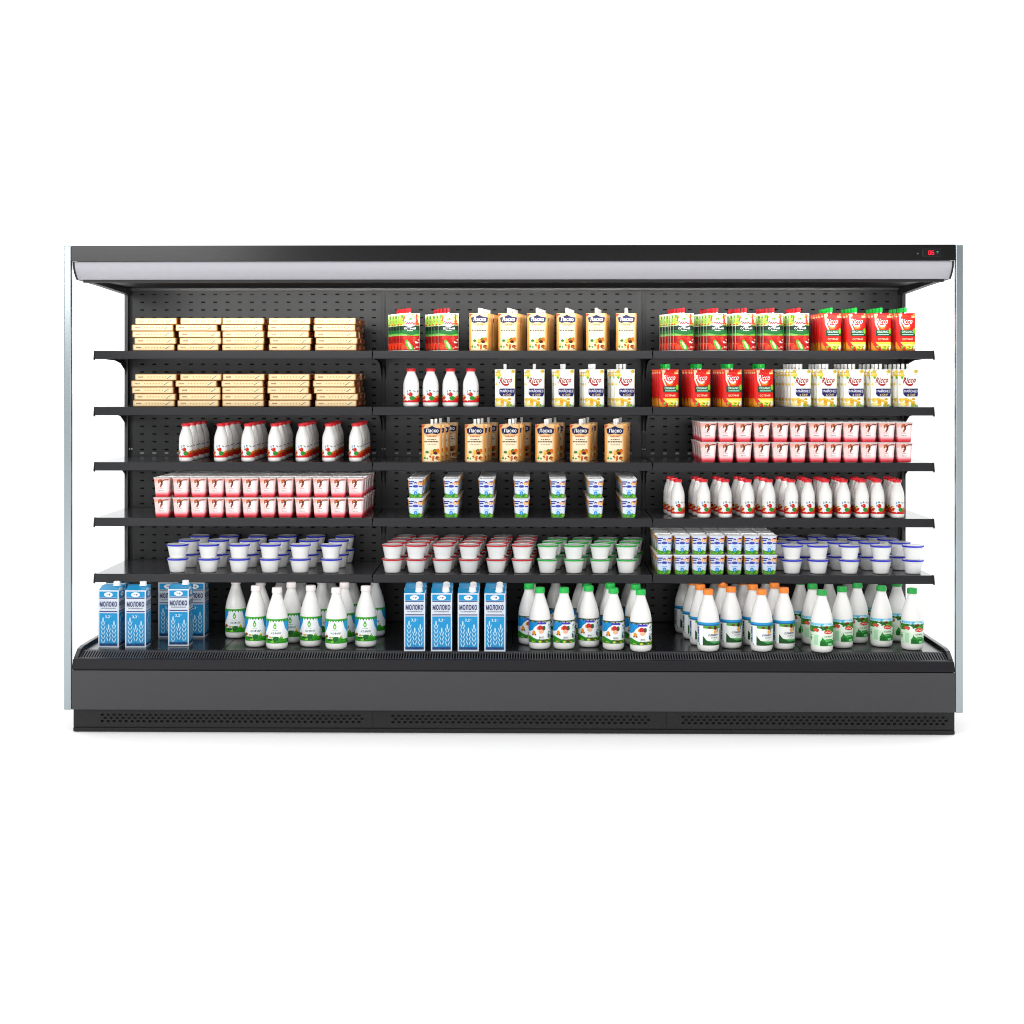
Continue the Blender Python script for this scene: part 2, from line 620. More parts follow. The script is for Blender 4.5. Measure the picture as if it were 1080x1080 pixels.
kick = M('#1e1e20', 0.5, noise=0.05, scale=300, spec=0.3)
yk = 0.04
kl, kr = at(77.4, yk), at(1006.8, yk)
kb = [kl, at(393, yk), at(703, yk), kr]
rng = [(108, 380), (414.5, 684), (720.5, 997)]
for b in range(3):
    hs = []
    xa, xb = at(rng[b][0], yk), at(rng[b][1], yk)
    nh = int((xb - xa) / 0.0256)
    for r, (zz, off) in enumerate(((0.0735, 0), (0.0600, .0128), (0.0465, 0))):
        for i in range(nh + 1):
            hs.append((xa + i * 0.0256 + off, zz))
    pl = holed_plate(kb[b] + .0005, kb[b + 1] - .0005, 0.023, 0.1035, yk, hs, kick)
    pl.box(kb[b] + .001, kb[b + 1] - .001, yk + 0.014, yk + 0.02, 0.02, 0.103, black)
    pl.build('kick_plate', case)
    t = MB()
    for cx in (kb[b] + 0.028,) if b < 2 else (kb[b] + 0.028, kb[b + 1] - 0.028):
        t.box(cx - .002, cx + .002, yk - .002, yk - .0005, .062, .072, black)
    t.build('fastener', case)
MB().box(kl, kr, yk + 0.004, yk + 0.03, 0.0185, 0.0225, black).build('seam', case)
MB().box(kl, kr, yk - 0.002, yk + 0.03, 0.003, 0.018, kick).build('foot_strip', case)
MB().box(kl, kr, yk + 0.031, YB, 0.002, 0.099, black).build('base_frame', case)


# ------------------------------------------------------------------ product prototypes
def proto(name, cat, group, parts):
    """parts: [(name, mesh)] -> dict used by put()"""
    return dict(name=name, cat=cat, group=group, parts=parts)


ALL = []


def put(P, x, y, z, label, rz=0.0):
    if len(P['parts']) == 1:
        r = bpy.data.objects.new(P['name'], P['parts'][0][1])
        COL.objects.link(r)
    else:
        r = bpy.data.objects.new(P['name'], None)
        COL.objects.link(r)
        r.empty_display_size = 0.03
        for nm, me in P['parts']:
            c = bpy.data.objects.new(nm, me)
            COL.objects.link(c)
            c.parent = r
    r.location = (x, y, z)
    r.rotation_euler = (0, 0, rz)
    r['label'] = label
    r['category'] = P['cat']
    r['group'] = P['group']
    ALL.append(r)
    return r


# --- cheese pack (flow-wrapped bar)
def cheese():
    w, d, h = 0.094, 0.085, 0.0147
    m = MB()
    wrap = M('#a87a44', 0.35, noise=0.15, scale=60, bump=0.3)
    m.loft([[(x0, y_ * 1, z_ + h) for (y_, z_, _) in rrect(d * s, h * s2, 0, 0.004 * s2)] for x0, s, s2 in
            ((-w, .93, .80), (-w + .003, .99, .95), (-w + .009, 1, 1), (w - .009, 1, 1), (w - .003, .99, .95), (w, .93, .80))], wrap)
    A = Art()
    A.rect(-.96, .05, .97, .97, '#dfc69c', 0)
    pts = []
    for i in range(9):
        a = PI / 2 + PI * i / 8
        pts.append((-.87 + .055 * math.cos(a), .5 + .38 * math.sin(a)))
    pts += [(.86, .10), (.93, .3), (.93, .75), (.90, .9)]
    A.poly(pts, '#ead8b2', 1)
    A.scrib(-.70, .52, .24, .24, '#9a5a3a', 5, 2, 3)
    for i in range(7):
        A.ell(-.35 + i * .14, .52, .03, .12, '#d9ab68', 2, 8)
    A.stroke([(.56, .22), (.66, .48), (.74, .66)], .04, '#3d4552', 2)
    A.stroke([(.70, .62), (.80, .74)], .05, '#8b98a8', 2.5)
    A.rect(-.96, .0, .97, .04, '#9a6c3a', .5)
    m.art(A, lambda u, v, l: (u * w, -d - l, .0015 + v * (2 * h - .003)))
    # printed ends
    B = Art()
    B.rect(-.9, .15, .9, .85, '#8a2f16', 0)
    B.rect(-.75, .2, -.2, .5, '#c65a34', 1)
    B.ell(.3, .5, .22, .26, '#e7d3ac', 1)
    B.rect(.6, .2, .8, .8, '#d98a4a', 1)
    m.art(B, lambda u, v, l: (w + l, u * d * .9, v * 2 * h))
    m.art(B, lambda u, v, l: (-w - l, -u * d * .9, v * 2 * h))
    return proto('cheese_pack', 'cheese pack', 'cream cheese packs stacked on the two upper left shelves', [('cheese_pack', m.mesh('cheese_pack'))])


# --- stand-up pouch
PH = 0.168


def pouch_shape(v, hx):
    hy = 0.0022 + 0.026 * max(0, (0.93 - v) / 0.93) ** 0.7
    if v < 0.04:
        hy *= 0.9 + v * 2.5
    k = 1 - 0.02 * math.sin(v * PI)
    if v < 0.06:
        k *= 0.945 + 0.055 * math.sin(v / 0.06 * PI / 2)
    return hx * k, hy


def pouch(name, cat, group, art, base, back, capcol, hx=0.046, cap_r=0.0072, cap_h=0.024, side=None):
    m = MB()
    bm_ = M(base, 0.3, bump=0.5, scale=28, spec=.4)
    rings = []
    for v in (0, .015, .03, .06, .12, .25, .4, .55, .7, .8, .87, .92, .93, .96, 1.0):
        a, b_ = pouch_shape(v, hx)
        rings.append(ring(a, b_, v * PH, 32, 2.4))
    m.loft(rings, bm_)

    def fn(u, v, l):
        v = min(max(v, 0), 1)
        a, b_ = pouch_shape(v, hx)
        uu = min(abs(u), .995)
        return (u * a, -b_ * (1 - uu ** 2.4) ** (1 / 2.4) - l, v * PH)
    m.art(art, fn, [i / 7 for i in range(-6, 7)] + [-.95, .95], [.03, .06, .12, .25, .4, .55, .7, .8, .87, .92, .93, .96])
    cm = M(capcol, 0.3)
    c = MB()
    c.loft([ring(.0045, .0045, PH - .002, 16), ring(.0045, .0045, PH + .004, 16)], M('#f2f2f0', .4))
    rr_ = [ring(cap_r * k, cap_r * k, PH + z, 20) for k, z in ((1.0, .004), (1.0, .0055), (.9, .0065), (.9, cap_h - .002), (.75, cap_h))]
    c.loft(rr_, cm)
    return proto(name, cat, group, [('pouch', m.mesh('pouch')), ('cap', c.mesh('cap'))])


def art_pepper():
    A = Art()
    A.rect(-.98, .0, .98, 1, '#f4f7ee', 0)
    A.rect(-.98, .72, -.45, .93, '#cfe08a', 1)
    A.poly([(-.98, .66), (-.55, .70), (-.3, .97), (-.6, .9), (-.98, .86)], '#a9cf4a', 1.3)
    A.poly([(.4, .96), (.8, .9), (.98, .70), (.98, .62), (.6, .64)], '#b9d86c', 1.3)
    A.blobs(-.97, .68, -.42, .97, ['#8fc038', '#5a9a2c', '#d8c83c', '#c8482a'], 16, .13, .04, 1.4, 41)
    A.blobs(.52, .68, .97, .97, ['#8fc038', '#b8301c', '#cc3c22', '#d9e6a0'], 14, .12, .04, 1.4, 42)
    A.ell(.02, .80, .52, .165, '#fbfbf8', 2.8, 20)
    A.stroke([(.62, .93), (.72, .82), (.80, .74)], .13, '#c8341e', 3.0)
    A.stroke([(-.5, .92), (-.62, .80)], .12, '#d5512a', 3.0)
    A.blobs(-.5, .93, .9, .99, ['#3f9b32', '#c43a26', '#7cbc3c'], 9, .09, .018, 2.6, 4)
    A.stroke([(-.5, .72), (-.38, .80), (-.34, .72), (-.2, .76), (-.1, .72), (0, .76), (.12, .72), (.25, .76), (.4, .71), (.55, .72)], .045, '#d33a4c', 3)
    A.ell(-.05, .845, .10, .028, '#d98a30', 3)
    A.ell(.12, .85, .13, .03, '#5aa53c', 3.2)
    A.poly([(-.98, .66), (-.5, .68), (-.3, .655), (.02, .64), (.35, .655), (.55, .68), (.98, .67), (.98, .46), (.3, .42), (-.2, .43), (-.98, .47)], '#0b3b22', 2)
    A.poly([(-.98, .55), (.98, .55), (.98, .46), (.3, .42), (-.2, .43), (-.98, .47)], '#177a3c', 2.3)
    A.poly([(-.98, .47), (-.2, .43), (.3, .42), (.98, .46), (.98, .40), (-.98, .41)], '#78c04a', 2.3)
    A.text('ОСТРЫЙ', .05, .60, 1.15, .065, '#ffffff', 3.2)
    A.scrib(.05, .535, .6, .025, '#d9efe0', 4, 3.2, 9)
    A.rect(-.98, .02, .98, .41, '#b81c1c', 1)
    A.blobs(-.98, .02, .98, .40, ['#d42a22', '#e8432c', '#a81618', '#c7201c', '#e5562e'], 34, .20, .055, 1.5, 5)
    A.blobs(-.98, .05, -.1, .25, ['#e6b04a', '#d98f3a', '#e9d08a'], 12, .05, .015, 2.6, 15)
    A.poly([(-.42, .26), (-.22, .30), (.0, .22), (.30, .13), (.42, .02), (-.02, .02), (-.3, .12)], '#5cb83a', 3.0)
    A.poly([(-.22, .24), (-.08, .24), (.16, .14), (.24, .05), (.06, .05), (-.12, .14)], '#d2efb8', 3.4)
    A.blobs(.35, .05, .97, .38, ['#f3dcd4', '#f7efe8', '#e46a58'], 12, .10, .028, 3, 8)
    A.rect(-.98, .40, -.25, .43, '#9cbf7a', 2.6)
    return A


def art_red():
    A = Art()
    A.rect(-.98, 0, .98, 1, '#dc1b12', 0)
    A.rect(-.98, .0, .98, .23, '#e7a33a', .6)
    A.blobs(-.98, .88, -.3, .99, ['#f3c98a', '#f0dcb0', '#e8823c'], 12, .12, .035, 1, 3)
    A.blobs(.55, .86, .97, .99, ['#f0d8a4', '#ef9d50'], 8, .10, .035, 1, 2)
    A.ell(.08, .74, .52, .20, '#e8501c', 1.5, 20)
    A.ell(.08, .755, .42, .165, '#e01a10', 2.0, 20)
    A.poly([(-.62, .98), (-.42, .98), (-.5, .75), (-.2, .53), (-.33, .53), (-.62, .72)], '#f6d9c6', 2.1)
    A.text('Ricco', .10, .78, 1.15, .15, '#ffffff', 3.2, slant=.12, off=.0)
    A.stroke([(-.28, .70), (-.1, .655), (.15, .645), (.38, .68)], .05, '#ffffff', 3)
    A.stroke([(-.2, .625), (.08, .60), (.36, .625)], .05, '#f59a30', 2.6)
    A.rect(-.58, .39, .95, .55, '#0f5a2c', 2.2)
    A.ell(.84, .52, .14, .075, '#8fce3c', 2.8)
    A.text('ORGANIC', .12, .500, 1.10, .062, '#d8f5e6', 3.2)
    A.rect(-.38, .415, .72, .44, '#a8e0cc', 3)
    A.text('ОСТРЫЙ', .12, .31, 1.02, .065, '#fbe6c2', 3.2)
    A.poly([(-.8, .22), (.95, .23), (.95, .04), (-.5, .04)], '#f2e05e', 1.4)
    A.rect(-.4, .13, .6, .17, '#f7f0a0', 2)
    A.stroke([(-.92, .34), (-.8, .22), (-.4, .08), (-.1, .03)], .14, '#d83022', 2.2)
    A.blobs(-.95, .01, .98, .13, ['#6cb43a', '#d8402a', '#e8a63c', '#8ac648'], 18, .14, .03, 2.4, 6)
    A.ell(.76, .09, .13, .075, '#f4f4e8', 3, 12)
    return A


def art_mayo():
    A = Art()
    A.rect(-.98, 0, .98, 1, '#f8f8f2', 0)
    A.blobs(-.98, .80, -.35, .99, ['#d9b62a', '#e8cf5a', '#cfa11e', '#efe092'], 14, .16, .045, 1, 12)
    A.blobs(.35, .84, .97, .99, ['#dcb832', '#ecd468'], 9, .15, .045, 1, 13)
    A.ell(-.62, .78, .14, .035, '#7cbc3a', 2, 9, .5)
    A.ell(.15, .82, .30, .07, '#e9e9e6', 1.5)
    A.ell(-.85, .60, .10, .035, '#efd56a', 1.5)
    A.text('Ricco', .12, .715, 1.25, .16, '#ae1014', 3.2, slant=.14, off=.03)
    A.stroke([(-.3, .63), (-.05, .585), (.25, .585), (.42, .62)], .05, '#b5262a', 3)
    A.poly([(-.56, .47), (-.5, .49), (.92, .49), (.97, .47), (.97, .36), (.85, .28), (-.35, .28), (-.56, .34)], '#1e2470', 2)
    A.text('МАЙОНЕЗ', .20, .43, 1.38, .085, '#f3f4ff', 3.2)
    A.text('& СЫР', .22, .325, .80, .055, '#ecd9a8', 3.2)
    A.blobs(-.97, .0, .6, .25, ['#ebd46c', '#e3c44c', '#dcae30', '#f2e6a0'], 22, .24, .055, 1, 21)
    A.ell(-.25, .14, .20, .05, '#e0a92e', 2.4, 12, -.5)
    A.blobs(.1, .01, .95, .09, ['#5fae2a', '#8fc83e'], 10, .13, .025, 2.4, 4)
    A.rect(.9, .5, .97, .85, '#f3f2c0', 1)
    return A


def art_garlic():
    A = Art()
    A.rect(-.98, 0, .98, 1, '#eecfa2', 0)
    A.rect(-.98, .02, -.80, 1, '#e5a95c', 1)
    A.rect(.82, .02, .98, 1, '#e2ab68', 1)
    A.rect(-.70, .25, .70, .70, '#f3e2c6', 1)
    A.blobs(-.95, .66, .95, .80, ['#e8bf84', '#f0d0a0'], 14, .2, .04, .6, 6)
    A.poly([(-.98, .9), (-.98, .98), (-.6, .98)], '#d2402a', 2)
    A.poly([(-.82, .89), (-.3, .92), (.02, .965), (.3, .92), (.86, .89), (.80, .77), (.5, .74), (0, .765), (-.5, .74), (-.76, .77)], '#10195e', 2)
    A.text('Ласко', .03, .84, 1.25, .10, '#ffffff', 3.2)
    A.text('МАЙОНЕЗ', .02, .69, 1.0, .045, '#d02c14', 3.2, off=.03)
    A.scrib(.05, .605, .95, .025, '#5e4433', 5, 3, 4)
    A.scrib(.0, .545, 1.45, .035, '#4a3326', 9, 3, 6)
    A.scrib(.05, .475, .95, .016, '#a0896c', 6, 3, 7)
    A.rect(-.8, .02, .8, .22, '#f2e4c6', 1)
    A.ell(-.45, .27, .17, .035, '#2f8f36', 3, 10, .3)
    A.ell(.30, .33, .12, .025, '#3c9a3c', 3.2, 10, .3)
    A.ell(-.68, .17, .12, .035, '#e6cf70', 3)
    A.blobs(-.25, .03, .80, .36, ['#e09a24', '#b85414', '#e8b040', '#9a3e10', '#f0d8a0', '#d87a1c'], 34, .17, .05, 2.4, 31)
    A.ell(.38, .24, .20, .04, '#5e1c16', 4, 12, -.3)
    A.ell(.0, .28, .12, .05, '#f3c24a', 4, 10, .8)
    A.ell(.15, .10, .10, .07, '#d0701e', 4, 10, .4)
    A.ell(-.68, .11, .11, .03, '#2e9a58', 3.2)
    A.ell(-.42, .10, .08, .025, '#2e9a58', 3.2)
    return A


# --- bottles
def bottle(name, group, prof, R, capprof, capcol, art, z0, z1, cat='bottle', back='#e9e8e6', xs=1.0):
    b = MB()
    b.loft(lathe(prof, 40), M('#e9e8e5', 0.25, bump=0.12, scale=25, spec=.5))
    c = MB()
    c.loft(lathe(capprof, 28), M(capcol, 0.32))
    L = MB()

    def rad(z):
        for (r0, a), (r1, b_) in zip(prof[:-1], prof[1:]):
            if a <= z <= b_ and b_ > a:
                return r0 + (r1 - r0) * (z - a) / (b_ - a)
        return R
    # the label runs all round: a sleeve under the print
    sl = [(rad(z0 + (z1 - z0) * t), z0 + (z1 - z0) * t) for t in (0, .1, .25, .4, .6, .8, .9, 1)]
    L.loft([ring(r + .0003, r + .0003, z, 40) for r, z in sl], M(back, 0.35), cap0=False, cap1=False)

    def fn(u, v, l):      # u in units of radius
        z = z0 + (z1 - z0) * v
        r = rad(z) + l + .0002
        return (r * math.sin(u), -r * math.cos(u), z)
    L.art(art, fn, [i * .16 for i in range(-19, 20)], (.1, .25, .4, .6, .8, .9))
    if xs != 1:
        for q in (b, L):
            q.v = [(p[0] * xs, p[1], p[2]) for p in q.v]
    return proto(name, cat, group, [('body', b.mesh('body')), ('cap', c.mesh('cap')), ('label', L.mesh('label'))])


SPROF = [(.026, 0), (.031, .0015), (.0345, .006), (.0355, .013), (.0355, .060), (.0355, .095), (.0348, .105), (.0325, .117), (.0285, .129), (.0235, .141), (.0200, .149), (.0188, .154), (.0188, .160), (.017, .161)]
SCAP = [(.0185, .1585), (.0205, .1590), (.0208, .1605), (.0208, .1705), (.0195, .172)]
BPROF = [(.034, 0), (.041, .002), (.0455, .009), (.047, .018), (.047, .024), (.047, .08), (.047, .124), (.0462, .138), (.0435, .156), (.039, .174), (.0335, .192), (.0280, .208), (.0235, .221), (.0205, .231), (.0195, .236), (.0195, .243), (.018, .244)]
BCAP = [(.0195, .2405), (.0222, .2412), (.0225, .243), (.0220, .250), (.0215, .2615), (.0195, .2635)]


def art_small():
    A = Art()
    A.rect(-3.1, 0, 3.1, .16, '#d32420', 1)
    A.poly([(-3.1, .16), (-1.2, .16), (-.75, .22), (-.55, .42), (-1.0, .5), (-1.5, .46), (-2.4, .6), (-3.1, .5)], '#cf3a24', 1)
    A.poly([(.35, .16), (.45, .38), (.9, .48), (1.5, .46), (2.2, .6), (3.1, .5), (3.1, .16)], '#cf3524', 1)
    A.blobs(.6, .12, 2.9, .6, ['#e8743a', '#d93a22', '#3c8f36', '#e9b23e'], 16, .22, .09, 1.6, 7)
    A.blobs(-2.9, .12, -.75, .6, ['#e9cf8a', '#d93a22', '#4aa03c', '#f3e6c6'], 16, .2, .09, 1.6, 8)
    A.ell(-.38, .30, .14, .20, '#e9eef2', 2)
    A.ell(.04, .60, .26, .16, '#d01a12', 2.6)
    A.ell(-.07, .66, .07, .05, '#e8834a', 3.2)
    A.ell(.24, .32, .34, .16, '#2e9a34', 3, 12, -.25)
    A.ell(-.02, .88, .13, .06, '#49a07a', 2)
    A.ell(-.36, .82, .10, .10, '#9db8e0', 2)
    A.ell(-.30, .62, .07, .07, '#2e4578', 2.4)
    A.stroke([(.35, .90), (.5, .82), (.65, .80)], .05, '#5a6a8c', 2)
    A.stroke([(.9, .80), (1.1, .86), (1.4, .84)], .06, '#6c2a32', 2)
    return A


def art_kefir():
    A = Art()
    A.rect(-3.1, .02, 3.1, .98, '#f3f7f8', .5)
    A.poly([(-1.6, .95), (-.55, .95), (-.65, .75), (-.9, .55), (-1.15, .42), (-1.5, .6)], '#17a2da', 1)
    A.poly([(.75, .95), (2.2, .95), (2.2, .5), (1.4, .45), (1.0, .62)], '#35b3e0', 1)
    A.poly([(-3.1, .95), (-2.0, .95), (-2.2, .4), (-3.1, .5)], '#35b3e0', 1)
    A.rect(-3.1, .93, 3.1, 1.0, '#4fb238', 1.5)
    for i in range(24):
        x = -3.0 + i * .26
        A.poly([(x - .1, .95), (x + .1, .95), (x + .02, .86)], '#2f8c3a' if i % 2 else '#58b848', 1.8)
    A.ell(.02, .70, .15, .11, '#6fc24a', 2, 12)
    A.ell(.02, .69, .08, .05, '#d8efc0', 2.6, 10)
    A.poly([(-.05, .80), (.09, .80), (.02, .87)], '#2b7f8c', 2.4)
    A.scrib(.02, .545, .55, .02, '#8cb0a0', 6, 2.2, 3)
    A.text('КЕФИР', .12, .43, .92, .085, '#0c6460', 3, off=.0)
    A.rect(-3.1, .02, 3.1, .20, '#3fa32a', 1.5)
    A.blobs(-3.0, .02, 3.0, .30, ['#5cc02c', '#2e8f24', '#8fd03c', '#1c6e22', '#4db034'], 60, .16, .06, 2, 17)
    A.ell(-.85, .30, .2, .05, '#9a5a28', 3.4)
    A.ell(-.4, .26, .16, .04, '#d9b45c', 3.4)
    A.ell(.08, .20, .24, .10, '#157c36', 3.4)
    A.ell(.60, .30, .08, .05, '#e3cf3c', 3.6)
    return A


def art_fruit():
    A = Art()
    A.rect(-3.1, .02, 3.1, .98, '#f4f8f8', .5)
    A.poly([(-1.7, .96), (-.1, .96), (-.25, .80), (-.55, .70), (-.75, .56), (-1.2, .50), (-1.7, .55)], '#1d9cd6', 1)
    A.poly([(-3.1, .96), (-1.7, .96), (-1.7, .2), (-3.1, .2)], '#1a86bc', 1)
    A.poly([(1.6, .96), (3.1, .96), (3.1, .2), (1.9, .2)], '#1a86bc', 1)
    A.rect(-3.1, .945, 3.1, 1.0, '#4c6a4c', 1.4)
    for i in range(22):
        A.ell(-3 + i * .28, .935, .07, .035, '#3a4a40' if i % 2 else '#a8a84a', 1.8, 8)
    A.rect(-.32, .83, .55, .92, '#5a4fc0', 2.2)
    A.ell(.0, .68, .22, .11, '#cf2a36', 2.6)
    A.ell(.28, .66, .20, .10, '#7a4a32', 2.4)
    A.ell(.36, .70, .10, .07, '#2e7a3c', 3)
    A.ell(-.22, .66, .12, .08, '#e6a83c', 2.3)
    A.ell(.08, .52, .24, .09, '#f0c3a4', 2.8)
    A.ell(-.60, .46, .17, .10, '#eda32c', 2.6)
    A.ell(-.72, .38, .07, .04, '#8a4a24', 3)
    A.ell(-.44, .38, .07, .04, '#a0522c', 3)
    A.text('ВКУС', .12, .26, .42, .085, '#2c2c34', 3)
    A.poly([(-3.1, .02), (3.1, .02), (3.1, .14), (.4, .12), (-.3, .18), (-1.1, .32), (-2, .2), (-3.1, .2)], '#3c9c34', 1.5)
    A.blobs(-3.0, .02, 3.0, .20, ['#54b036', '#2c8030', '#d0c23c', '#e8d45c', '#6a4a24', '#8fc23c'], 56, .13, .05, 2.1, 23)
    A.blobs(.72, .2, 1.3, .9, ['#2c4a3c', '#7ab0c0', '#4a7a4a', '#dce8e0', '#34506a'], 40, .08, .04, 2.1, 29)
    return A


def art_orange():
    A = Art()
    A.rect(-3.1, .02, 3.1, .98, '#eef1ee', .5)
    A.rect(-3.1, .92, 3.1, 1.0, '#3aa8d8', 1)
    A.rect(-3.1, .86, 3.1, .92, '#1f7fb4', 1)
    A.poly([(-.55, .86), (1.8, .86), (1.8, .74), (.5, .72), (-.55, .76)], '#62ae3c', 1.4)
    A.ell(.05, .79, .18, .04, '#8a4a3c', 2)
    A.rect(-.95, .04, -.60, .84, '#ffffff', 1.5)
    A.rect(-1.30, .06, -1.0, .84, '#d3e2ec', 1.5)
    for i, (c, s) in enumerate((('#24308a', .10), ('#24308a', .14), ('#2a4aa0', .08), ('#2c9a78', .06), ('#24308a', .12), ('#3c9c84', .08))):
        A.rect(-1.24, .76 - i * .115 - s * .5, -1.06, .76 - i * .115 + s * .4, c, 2)
    A.rect(-.95, .04, -.88, .10, '#2c2c30', 2.4)
    A.ell(.62, .66, .20, .17, '#f1ceb2', 2.4, 14)
    A.ell(.58, .78, .16, .09, '#5a3326', 2.8, 12)
    A.ell(.55, .60, .12, .07, '#e8b04a', 3)
    A.ell(.80, .68, .07, .12, '#3a7a50', 2.8)
    A.text('СЛИВОЧ', .40, .475, .95, .08, '#161c78', 3, slant=.05, off=.03)
    A.text('КЕФИР', .48, .365, .60, .06, '#0f6c28', 3, off=.0)
    A.poly([(-.58, .04), (-.58, .44), (-.2, .24), (.4, .12), (1.8, .12), (1.8, .04)], '#0f6428', 1.8)
    A.poly([(-.2, .24), (.4, .12), (1.8, .12), (1.8, .2), (.9, .2)], '#5fae6a', 2)
    A.scrib(.5, .27, .35, .03, '#5fae6a', 3, 2.6, 3)
    A.rect(1.8, .04, 3.1, .84, '#0f6428', 1.6)
    return A


def art_green():
    A = Art()
    A.rect(-3.1, .02, 3.1, .98, '#eef6ec', .5)
    A.rect(-3.1, .90, 3.1, 1.0, '#8fd2ea', 1)
    A.blobs(-3.05, .86, 3.05, 1.0, ['#b8e6f4', '#4aa8d0', '#d9f0f8', '#6cc0dc'], 40, .14, .045, 1.4, 5)
    A.poly([(-3.1, .88), (3.1, .88), (3.1, .62), (1.0, .60), (.3, .66), (-.5, .82), (-.9, .62), (-3.1, .6)], '#3c8f2c', 1)
    A.blobs(-3.0, .66, 3.0, .90, ['#1e5a22', '#6cb436', '#2f7a26', '#8cc048'], 40, .18, .05, 1.8, 9)
    A.ell(.25, .84, .16, .05, '#8c2f22', 3)
    A.poly([(-1.1, .70), (-.75, .80), (-.4, .70), (-.55, .62)], '#e06a52', 3)
    A.poly([(.0, .66), (.35, .72), (.85, .66), (.85, .56), (.35, .54), (.05, .58)], '#d8553e', 3)
    A.stroke([(.12, .60), (.3, .65), (.5, .60), (.75, .65)], .03, '#f6d6cc', 3.4)
    A.poly([(-3.1, .04), (-3.1, .56), (-.75, .60), (-.2, .45), (.1, .50), (3.1, .5), (3.1, .04)], '#dff0dc', 1.6)
    A.text('КЕФИР', .42, .43, .72, .065, '#0f6c30', 3, off=.0)
    A.poly([(-.35, .04), (-.35, .22), (-.22, .30), (-.12, .42), (-.06, .36), (.05, .32), (.22, .24), (3.1, .34), (3.1, .04)], '#1c9a3a', 2)
    A.poly([(-.3, .04), (-.3, .16), (-.15, .24), (.1, .20), (.3, .04)], '#0f7a28', 2.4)
    A.rect(.40, .07, .8, .15, '#a8dcb4', 2.6)
    A.rect(.15, .26, .85, .33, '#48b060', 2.6)
    A.rect(-.9, .08, -.5, .5, '#b8e2c0', 2)
    A.blobs(-3.0, .05, -1.0, .5, ['#2ea04a', '#7acb8a', '#bfe6c8'], 26, .16, .05, 2.2, 11)
    A.blobs(1.0, .05, 3.0, .5, ['#2ea04a', '#18883a', '#bfe6c8'], 26, .16, .05, 2.4, 12)
    return A


# --- round tub with coloured lid rim
def tub(name, group, col):
    b = MB()
    b.loft([ring(r, r, z, 36, 2.15) for r, z in ((.030, 0), (.0335, .0015), (.0345, .005), (.0445, .055), (.0455, .0585))], M('#f1f1ef', 0.3, bump=.08, scale=20))
    c = MB()
    rim = M(col, 0.35)
    c.loft([ring(r, r, z, 36, 2.15) for r, z in ((.0458, .0560), (.0482, .0565), (.0484, .0622), (.0476, .0630), (.0452, .0630))], rim, cap0=True, cap1=False)
    c.loft([ring(r, r, z, 36, 2.15) for r, z in ((.0452, .0630), (.0442, .0615), (.0425, .0615))], M('#f0f1f1', 0.3), cap0=False)
    return proto(name, 'tub', group, [('tub', b.mesh('tub')), ('lid', c.mesh('lid'))])


# --- square yoghurt cup
def cup(name, cat, group, art, side, hx0, hx1, H, rim, body='#f3e0de', gap=None):
    b = MB()
    bmx = M(body, 0.3)
    r = .010
    b.loft([rrect(hx0 * .93, hx0 * .93, 0, r * .7), rrect(hx0, hx0, .0025, r * .8), rrect(hx1, hx1, H - .0035, r)], bmx)

    def face(rot):
        c, s = math.cos(rot), math.sin(rot)

        def fn(u, v, l):
            z = .002 + v * (H - .006)
            hx = hx0 + (hx1 - hx0) * z / H
            x, y = u * hx, -hx - l
            if abs(u) > .72:       # follow the rounded corner
                q = (abs(u) - .72) / .28
                x = math.copysign(hx * (.72 + .28 * math.sin(q * PI / 2) * .95), u)
                y = -hx + hx * .22 * (1 - math.cos(q * PI / 2)) - l * 1.5
            return (x * c - y * s, x * s + y * c, z)
        return fn
    cuts = [-.9, -.82, -.72, .72, .82, .9]
    b.art(art, face(0), cuts)
    for rr_ in (PI / 2, -PI / 2):
        b.art(side, face(rr_), cuts)
    c = MB()
    f = M(rim, 0.35, metal=0.0, noise=.03, scale=80)
    c.loft([rrect(hx1 - .001, hx1 - .001, H - .0032, r), rrect(hx1 + .0030, hx1 + .0030, H - .0030, r + .002), rrect(hx1 + .0030, hx1 + .0030, H - .0006, r + .002), rrect(hx1 + .001, hx1 + .001, H, r + .001)], f, smooth=False)
    return proto(name, cat, group, [('cup', b.mesh('cup')), ('foil_lid', c.mesh('foil_lid'))])


def art_pink():
    A = Art()
    A.rect(-.98, 0, .98, .99, '#f1d8d5', 0)
    A.rect(-.3, .30, .7, .84, '#f6efee', .6)
    for i, h in enumerate(('#cf1f30', '#d93a4c', '#e05c6a', '#e88490', '#efabb1', '#f4cdd0')):
        A.rect(-.98, i * .045, .98, (i + 1) * .045, h, 1)
    A.blobs(-.9, .01, .9, .10, ['#c8202e', '#d94a52', '#e56a6a'], 8, .18, .035, 1.8, 3)
    A.rect(-.98, .90, .98, .99, '#eeb4aa', 1)
    A.poly([(-.98, .93), (-.5, .93), (-.7, .80), (-.98, .75)], '#f0b8ac', 1.2)
    A.stroke([(-.45, .80), (-.25, .87), (.05, .86), (.12, .76), (.0, .68), (-.15, .60), (-.18, .53)], .17, '#a8552c', 2)
    A.ell(.02, .78, .11, .07, '#5f2c1a', 3)
    A.ell(-.25, .85, .13, .04, '#e0883c', 3)
    A.text('Чудо', -.12, .475, .62, .07, '#d2453c', 3)
    A.scrib(-.05, .335, .72, .035, '#8a6a70', 5, 2.4, 5)
    A.stroke([(.1, .86), (.4, .93), (.72, .93)], .05, '#7a4a3c', 2)
    A.ell(.76, .93, .09, .025, '#5a1c1c', 2.6)
    return A


